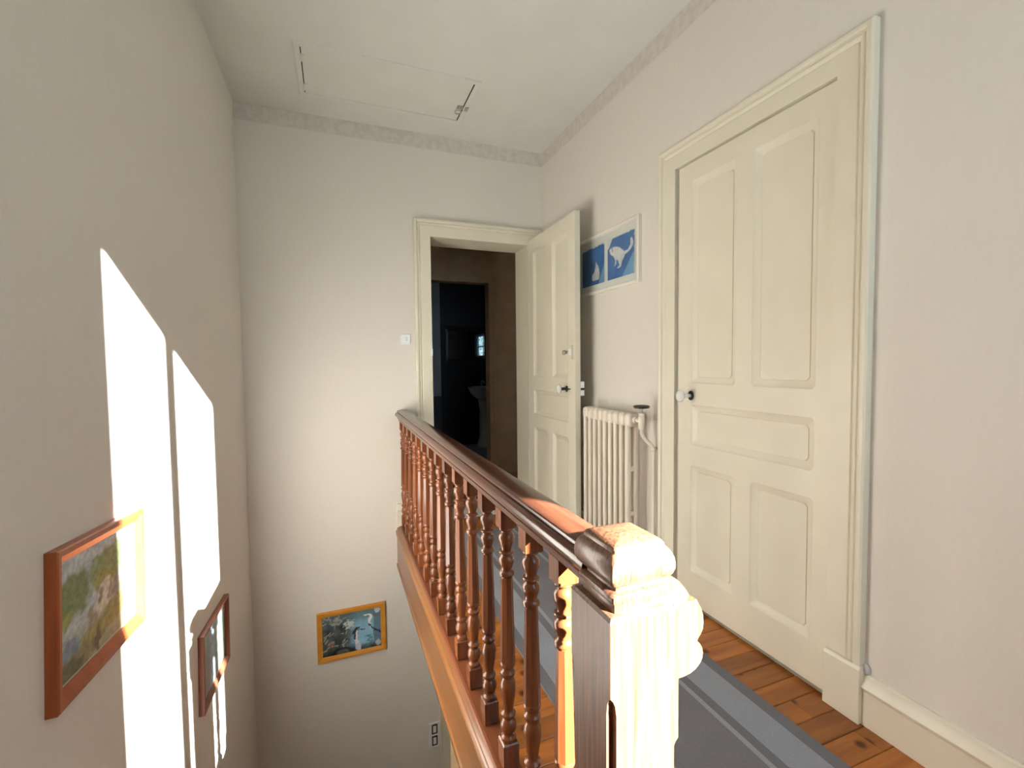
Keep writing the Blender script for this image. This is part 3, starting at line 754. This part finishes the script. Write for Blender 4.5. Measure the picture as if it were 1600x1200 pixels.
# cats in blue, right wall.  u = world y ; viewer's left->right is decreasing y
PR = lambda u, z, h: (XW - h, u, z)
cat1 = [(370,540),(374,525),(385,512),(398,506),(403,492),(410,504),(430,492),(470,490),(510,505),(540,535),(560,545),(600,520),(622,470),(625,400),(634,382),(645,395),(655,430),(655,470),(630,520),(590,562),(560,580),(552,612),(525,660),(518,705),(500,730),(480,740),(465,735),(472,725),(497,706),(488,680),(474,640),(460,640),(455,690),(445,712),(430,710),(444,690),(440,640),(420,600),(402,592),(385,575)]
def sq(x, yv): 
    u = (x - 345) / 330.0; top = 410 - 125 * u; bot = 885 - 92 * u
    return (u, 1 - (yv - top) / (bot - top))
cat1 = [sq(*p) for p in cat1]
def cat_r(u, v):
    base = mix((0.030, 0.105, 0.285), (0.075, 0.205, 0.46), fbm(u * 4, v * 4, 3) * 0.9)
    if v > 1 - 0.25 * sst(0.25, 0.0, u) or v > 0.985 - 0.02 * vn(u * 20, 1, 5): base = (0.62, 0.67, 0.64)
    if v < (u - 0.55) * 1.25: base = mix((0.14, 0.29, 0.48), (0.20, 0.36, 0.54), fbm(u * 6, v * 6, 8))
    if inpoly(u, v, cat1): base = mix((0.44, 0.50, 0.56), (0.68, 0.71, 0.70), fbm(u * 9, v * 9, 4) + 0.25 - u * 0.25 + (0.2 if v > .55 else 0))
    if seg(u, v, (0.16, 0.80), (0.20, 0.66)) < 0.012: base = (0.10, 0.14, 0.22)
    if u > 0.985 - 0.03 * vn(v * 15, 2, 1) or u < 0.012: base = mix(base, (0.6, 0.66, 0.64), .8)
    return base
cat2 = [(0.50, 0.10), (0.44, 0.16), (0.45, 0.26), (0.55, 0.33), (0.60, 0.46), (0.62, 0.60), (0.66, 0.50), (0.72, 0.46), (0.76, 0.34), (0.78, 0.2), (0.74, 0.11)]
def cat_l(u, v):
    base = mix((0.020, 0.085, 0.23), (0.06, 0.18, 0.42), fbm(u * 4, v * 4, 13))
    if v < (u - 0.72) * 1.9: base = mix((0.14, 0.29, 0.48), (0.18, 0.33, 0.5), fbm(u * 6, v * 6, 8))
    if inpoly(u, v, cat2): base = mix((0.42, 0.48, 0.52), (0.62, 0.64, 0.62), fbm(u * 9, v * 9, 4))
    if u > 0.98 or v > 0.975 - 0.03 * vn(u * 18, 3, 2): base = (0.6, 0.66, 0.64)
    return base
PRm = lambda u, z, h: (XW - h, -u, z)      # u = -y so that u grows to the viewer's right
picture('wide white framed print of white cats on blue squares above the radiator', PRm, -2.800, -2.085, 1.607, 1.972,
        [(0, 0), (0, 0.020), (0.004, 0.024), (0.016, 0.024), (0.020, 0.016), (0.020, 0.0)], M['frame_white'], None, 60, 60, (XW, 2.44, 1.607), True, 0.020,
        artrect=[((-2.409, -2.135, 1.668, 1.914), cat_r, 'blue print of a standing white cat'), ((-2.709, -2.437, 1.668, 1.914), cat_l, 'blue print of a sitting white cat')])

# left wall; u = y (viewer sees increasing y to the right)
def tilted(y0, z0, ang):
    ca, sa = math.cos(ang), math.sin(ang)
    return lambda u, z, h: (XL + h, y0 + u * ca - z * sa, z0 + u * sa + z * ca)
FR = [(0, 0), (0, 0.020), (0.003, 0.023), (0.014, 0.022), (0.022, 0.017), (0.030, 0.013), (0.033, 0.010), (0.033, 0.0)]
blobs = [(0.17, 0.66, 0.20, 0.22, (0.15, 0.22, 0.06)), (0.10, 0.50, 0.10, 0.10, (0.30, 0.33, 0.10)), (0.62, 0.74, 0.30, 0.16, (0.20, 0.26, 0.08)), (0.55, 0.62, 0.16, 0.10, (0.30, 0.30, 0.08)), (0.85, 0.80, 0.2, 0.2, (0.16, 0.24, 0.10)),
         (0.55, 0.47, 0.13, 0.17, (0.66, 0.62, 0.52)), (0.50, 0.50, 0.03, 0.08, (0.26, 0.18, 0.13)), (0.62, 0.48, 0.03, 0.10, (0.35, 0.28, 0.2)), (0.37, 0.33, 0.07, 0.13, (0.33, 0.27, 0.18)), (0.72, 0.45, 0.08, 0.18, (0.22, 0.24, 0.2)),
         (0.75, 0.30, 0.28, 0.10, (0.27, 0.28, 0.08)), (0.55, 0.22, 0.35, 0.08, (0.33, 0.29, 0.10)), (0.25, 0.12, 0.25, 0.10, (0.26, 0.22, 0.12)), (0.15, 0.06, 0.14, 0.10, (0.12, 0.13, 0.07)), (0.45, 0.13, 0.04, 0.12, (0.15, 0.12, 0.06)), (0.9, 0.45, 0.15, 0.2, (0.2, 0.27, 0.12)), (0.12, 0.25, 0.12, 0.07, (0.20, 0.27, 0.36))]
def painting(u, v):
    du, dv_ = (fbm(u * 14, v * 14, 1) - .5) * 0.14, (fbm(u * 14, v * 14, 7) - .5) * 0.14
    a, b = u + du, v + dv_
    c = mix((0.40, 0.47, 0.52), (0.56, 0.60, 0.62), fbm(u * 3, v * 6, 4))
    if v < 0.42: c = mix(c, (0.40, 0.38, 0.22), sst(0.42, 0.15, v + du))
    for x, y_, rx, ry, col in blobs:
        d = ((a - x) / rx) ** 2 + ((b - y_) / ry) ** 2
        c = mix(c, col, sst(1.15, 0.55, d) * 0.9)
    k = 0.72 + 0.56 * vn(u * 45, v * 45, 9)
    if u < 0.015 or u > .985 or v < .03 or v > .985: return (0.6, 0.62, 0.6)
    return tuple(min(0.9, x * k) for x in c)
picture('painting of a cottage among trees in a red-brown frame, larger one on left wall', tilted(1.143, 0.483, -0.085), 0.0, 0.443, 0.0, 0.323, FR, M['frame_red'], painting, 80, 64, (XL, 1.36, 0.44), False, 0.033, part='canvas')
def pond(u, v):
    n = fbm(u * 7, v * 7, 21)
    c = mix((0.10, 0.14, 0.11), (0.30, 0.36, 0.28), n)
    if abs(u - 0.42 + 0.05 * (vn(v * 8, 1, 3) - .5)) < 0.16: c = mix(c, (0.32, 0.45, 0.60), 0.75 * sst(0.16, 0.05, abs(u - 0.42)))
    if v > 0.8: c = mix(c, (0.30, 0.38, 0.42), 0.6)
    if vn(u * 40, v * 16, 6) > 0.78: c = mix(c, (0.05, 0.07, 0.05), .6)
    return c
picture('dark brown framed landscape print on the left wall near the corner', tilted(2.128, -0.243, -0.085), 0.0, 0.470, 0.0, 0.315, [(a * 0.82, b) for a, b in FR], M['frame_mah'], pond, 60, 44, (XL, 2.36, -0.28), True, 0.027)

# birds, back wall below; u = x
PBk = lambda u, z, h: (u, YB - h, z)
def line(u, v, pts, wd):
    return any(seg(u, v, pts[i], pts[i + 1]) < wd for i in range(len(pts) - 1))
rnd = random.Random(5)
twigs = [((x := rnd.uniform(0, 0.42)), (yv := rnd.uniform(0.1, 0.95)), x + rnd.uniform(-.12, .12), yv + rnd.uniform(-.12, .10)) for _ in range(40)]
def birds(u, v):
    u, v = u + (fbm(u * 16, v * 12, 51) - .5) * 0.05, v + (fbm(u * 16, v * 12, 57) - .5) * 0.06
    n = fbm(u * 9, v * 7, 31)
    c = mix((0.008, 0.014, 0.018), (0.11, 0.15, 0.155), n * n * 1.6)
    wat = mix((0.16, 0.38, 0.58), (0.36, 0.64, 0.80), fbm(u * 5, v * 8, 33))
    tw = sst(0.36, 0.62, u + 0.25 * (fbm(u * 6, v * 6, 12) - .5)) * sst(0.04, 0.22, v)
    c = mix(c, wat, tw)
    if v > 0.62: c = mix(c, mix((0.05, 0.10, 0.12), (0.16, 0.26, 0.28), n), sst(0.62, 0.85, v) * 0.8)
    if u > 0.87: c = mix(c, mix((0.05, 0.09, 0.12), (0.12, 0.2, 0.26), n), .75)
    for x0, y0, x1, y1 in twigs:
        if seg(u, v, (x0, y0), (x1, y1)) < 0.011: c = (0.38, 0.40, 0.34)
    if ((u - .45) / .09) ** 2 + ((v - .70) / .10) ** 2 < 0.2 + 1.5 * vn(u * 30, v * 30, 2) and vn(u * 46, v * 46, 77) > .32: c = (0.62, 0.70, 0.68)
    if abs(u - .16) < .03 and abs(v - .28) < .03: c = (0.5, 0.12, 0.08)
    if line(u, v, [(0.80, .86), (0.82, .80), (0.795, .70), (0.80, .60), (0.825, .52)], 0.022): c = (0.88, 0.90, 0.88)
    if line(u, v, [(0.70, .855), (0.80, .87)], 0.012): c = (0.8, 0.84, 0.78)
    if line(u, v, [(0.78, .62), (0.83, .52), (0.97, .36)], 0.016): c = (0.02, 0.03, 0.06)
    if line(u, v, [(0.565, .50), (0.545, .42), (0.57, .30), (0.59, .18)], 0.026): c = (0.84, 0.86, 0.90)
    if line(u, v, [(0.525, .46), (0.545, .53), (0.60, .57)], 0.020) or line(u, v, [(0.58, .52), (0.71, .50)], 0.011) or line(u, v, [(0.53, .46), (0.55, .30)], 0.012): c = (0.03, 0.035, 0.07)
    if ((u - .60) / .05) ** 2 + ((v - .10) / .10) ** 2 < 1: c = (0.62, 0.66, 0.78)
    if ((u - .34) / .17) ** 2 + ((v - .02) / .16) ** 2 < 1: c = (0.010, 0.012, 0.014)
    if ((u - .34) / .11) ** 2 + ((v - .02) / .09) ** 2 < 1: c = (0.10, 0.12, 0.10)
    if ((u - .93) / .05) ** 2 + ((v - .93) / .07) ** 2 < 1 or ((u - .94) / .05) ** 2 + ((v - .12) / .08) ** 2 < 1: c = mix((0.35, 0.42, 0.46), (0.7, 0.74, 0.74), n)
    if abs(u - .78) < .07 and v < .35 and vn(u * 26, v * 26, 14) > .5: c = mix(c, (0.05, 0.20, 0.18), .7)
    return c
FH = [(0, 0), (0, 0.016), (0.003, 0.019), (0.016, 0.019), (0.020, 0.016), (0.031, 0.013), (0.034, 0.010), (0.034, 0.0)]
picture('photograph of wading birds in a honey-yellow frame low on the back wall', PBk, -0.163, 0.294, -0.883, -0.533, FH, M['frame_pine'], birds, 96, 68, (0.065, YB, -0.883), True, 0.034)

# ------------------------------------------------------------------ switches and small fittings
sw = thing('light_switch', 'white square light switch on the back wall left of the doorway', 'switch', (0.478, YB, 1.317))
obj('plate', MB().box(0.443, 0.513, YB - 0.008, YB, 1.318, 1.390), M['white'], sw, bevel=0.002)
obj('rocker', MB().prism([(YB - 0.008, 1.336), (YB - 0.013, 1.338), (YB - 0.0095, 1.372), (YB - 0.008, 1.374)], 0.466, 0.492, axis='x'), M['white'], sw)
obj('indicator', MB().box(0.4855, 0.4885, YB - 0.0135, YB - 0.009, 1.342, 1.372), mat('grey_indicator', (0.35, 0.38, 0.42), 0.4), sw)
ls = thing('double_switch', 'white double switch with dark rockers low on the back wall by the lower doorway', 'switch', (0.632, YB, -1.74))
obj('plate', MB().box(0.592, 0.672, YB - 0.009, YB, -1.737, -1.545), M['white'], ls, bevel=0.002)
for z in (-1.628, -1.718):
    o = obj('socket_frame', rect_frame(MB(), 0.612, 0.654, z, z + 0.072, [(0, 0), (0, 0.004), (0.009, 0.004), (0.009, 0)], lambda u, zz, h: (u, YB - 0.009 - h, zz)), M['darkrub'], ls)
    obj('rocker', MB().box(0.621, 0.645, YB - 0.0125, YB - 0.009, z + 0.009, z + 0.063), M['white'], o)
jc = prop(obj('cover_plate', MB().box(1.064, 1.192, YB - 0.004, YB, 2.590, 2.712), M['paper'], None, (1.128, YB, 2.59), bevel=0.001), 'square papered cover plate high on the back wall above the doorway', 'cover plate')

# ------------------------------------------------------------------ hatch in the ceiling
ha = thing('attic_hatch', 'off-white attic hatch with small hinges and ring latch in the ceiling', 'hatch', (0.346, 2.872, ZC))
PH = lambda u, z, h: (u, z, ZC - h)
obj('hatch_frame', rect_frame(MB(), -0.156, 0.847, 2.628, 3.118, [(0, 0), (0, 0.010), (0.004, 0.012), (0.026, 0.012), (0.030, 0.010), (0.030, 0)], PH), M['hatch'], ha)
obj('hatch_panel', MB().box(-0.121, 0.811, 2.6625, 3.0835, ZC - 0.0065, ZC - 0.0005), M['hatch'], ha)
# open joints along both short sides
for a, b in ((-0.1262, -0.1212), (0.8112, 0.8172)):
    obj('joint', MB().box(a, b, 2.665, 3.083, ZC - 0.0085, ZC - 0.0003), M['gap'], ha)
for yy in (2.742, 3.020):
    obj('hinge', MB().lathe([(0.006, yy - 0.028), (0.006, yy + 0.028)], (-0.122, 0, ZC - 0.012), 'y', 10).box(-0.118, -0.098, yy - 0.028, yy + 0.028, ZC - 0.0095, ZC - 0.0065), M['hatch'], ha)
lt = obj('latch', MB().box(0.775, 0.812, 2.905, 2.935, ZC - 0.016, ZC - 0.0065).box(0.824, 0.846, 2.898, 2.940, ZC - 0.02, ZC - 0.012), M['steel'], ha, bevel=0.0015)
obj('latch_ring', MB().tube([(0.790 + 0.020 * math.cos(a), 2.962 + 0.022 * math.sin(a), ZC - 0.02) for a in [2 * math.pi * i / 20 for i in range(21)]], 0.0035, 8), M['steel'], lt, smooth=60)

# ------------------------------------------------------------------ bathroom furniture seen through both doorways
sk = thing('pedestal_sink', 'dim white pedestal washbasin in the dark bathroom beyond the doorway', 'sink', (1.98, 6.14, 0.0))
def oval(cx, cy, rx, ry, z, n=24): return [(cx + rx * math.cos(2 * math.pi * k / n), cy + ry * math.sin(2 * math.pi * k / n), z) for k in range(n)]
rg = [oval(1.98, 6.16, *t) for t in ((0.09, 0.08, 0.66), (0.16, 0.13, 0.70), (0.225, 0.19, 0.77), (0.25, 0.215, 0.835), (0.255, 0.22, 0.850), (0.245, 0.21, 0.853), (0.215, 0.18, 0.845), (0.17, 0.14, 0.79), (0.06, 0.05, 0.745))]
obj('basin', MB().rings(rg, True, True, True), M['porcelain'], sk, smooth=50)
obj('pedestal', MB().rings([oval(1.98, 6.2, *t) for t in ((0.13, 0.11, 0.0), (0.12, 0.10, 0.03), (0.085, 0.075, 0.15), (0.08, 0.07, 0.5), (0.10, 0.09, 0.66), (0.10, 0.09, 0.69))], True, True, True), M['porcelain'], sk, smooth=50)
tp = MB().lathe([(0.018, 0.85), (0.014, 0.90), (0.016, 0.93)], (1.98, 6.35, 0), n=12); tp.tube([(1.98, 6.35, 0.92), (1.98, 6.30, 0.93), (1.98, 6.23, 0.91), (1.98, 6.22, 0.89)], 0.010, 8)
obj('tap', tp, M['steel'], sk, smooth=50)
mi = thing('wall_mirror', 'wide dark framed mirror on the bathroom wall reflecting a small window', 'mirror', (1.77, BY, 1.26))
PM = lambda u, z, h: (u, BY - h, z)
obj('frame', rect_frame(MB(), 1.475, 2.075, 1.215, 1.675, [(0, 0), (0, 0.02), (0.03, 0.024), (0.035, 0.0)], PM), M['bathtile'], mi)
obj('mirror_glass', MB().box(1.505, 2.045, BY - 0.012, BY, 1.245, 1.645), M['mirror'], mi)
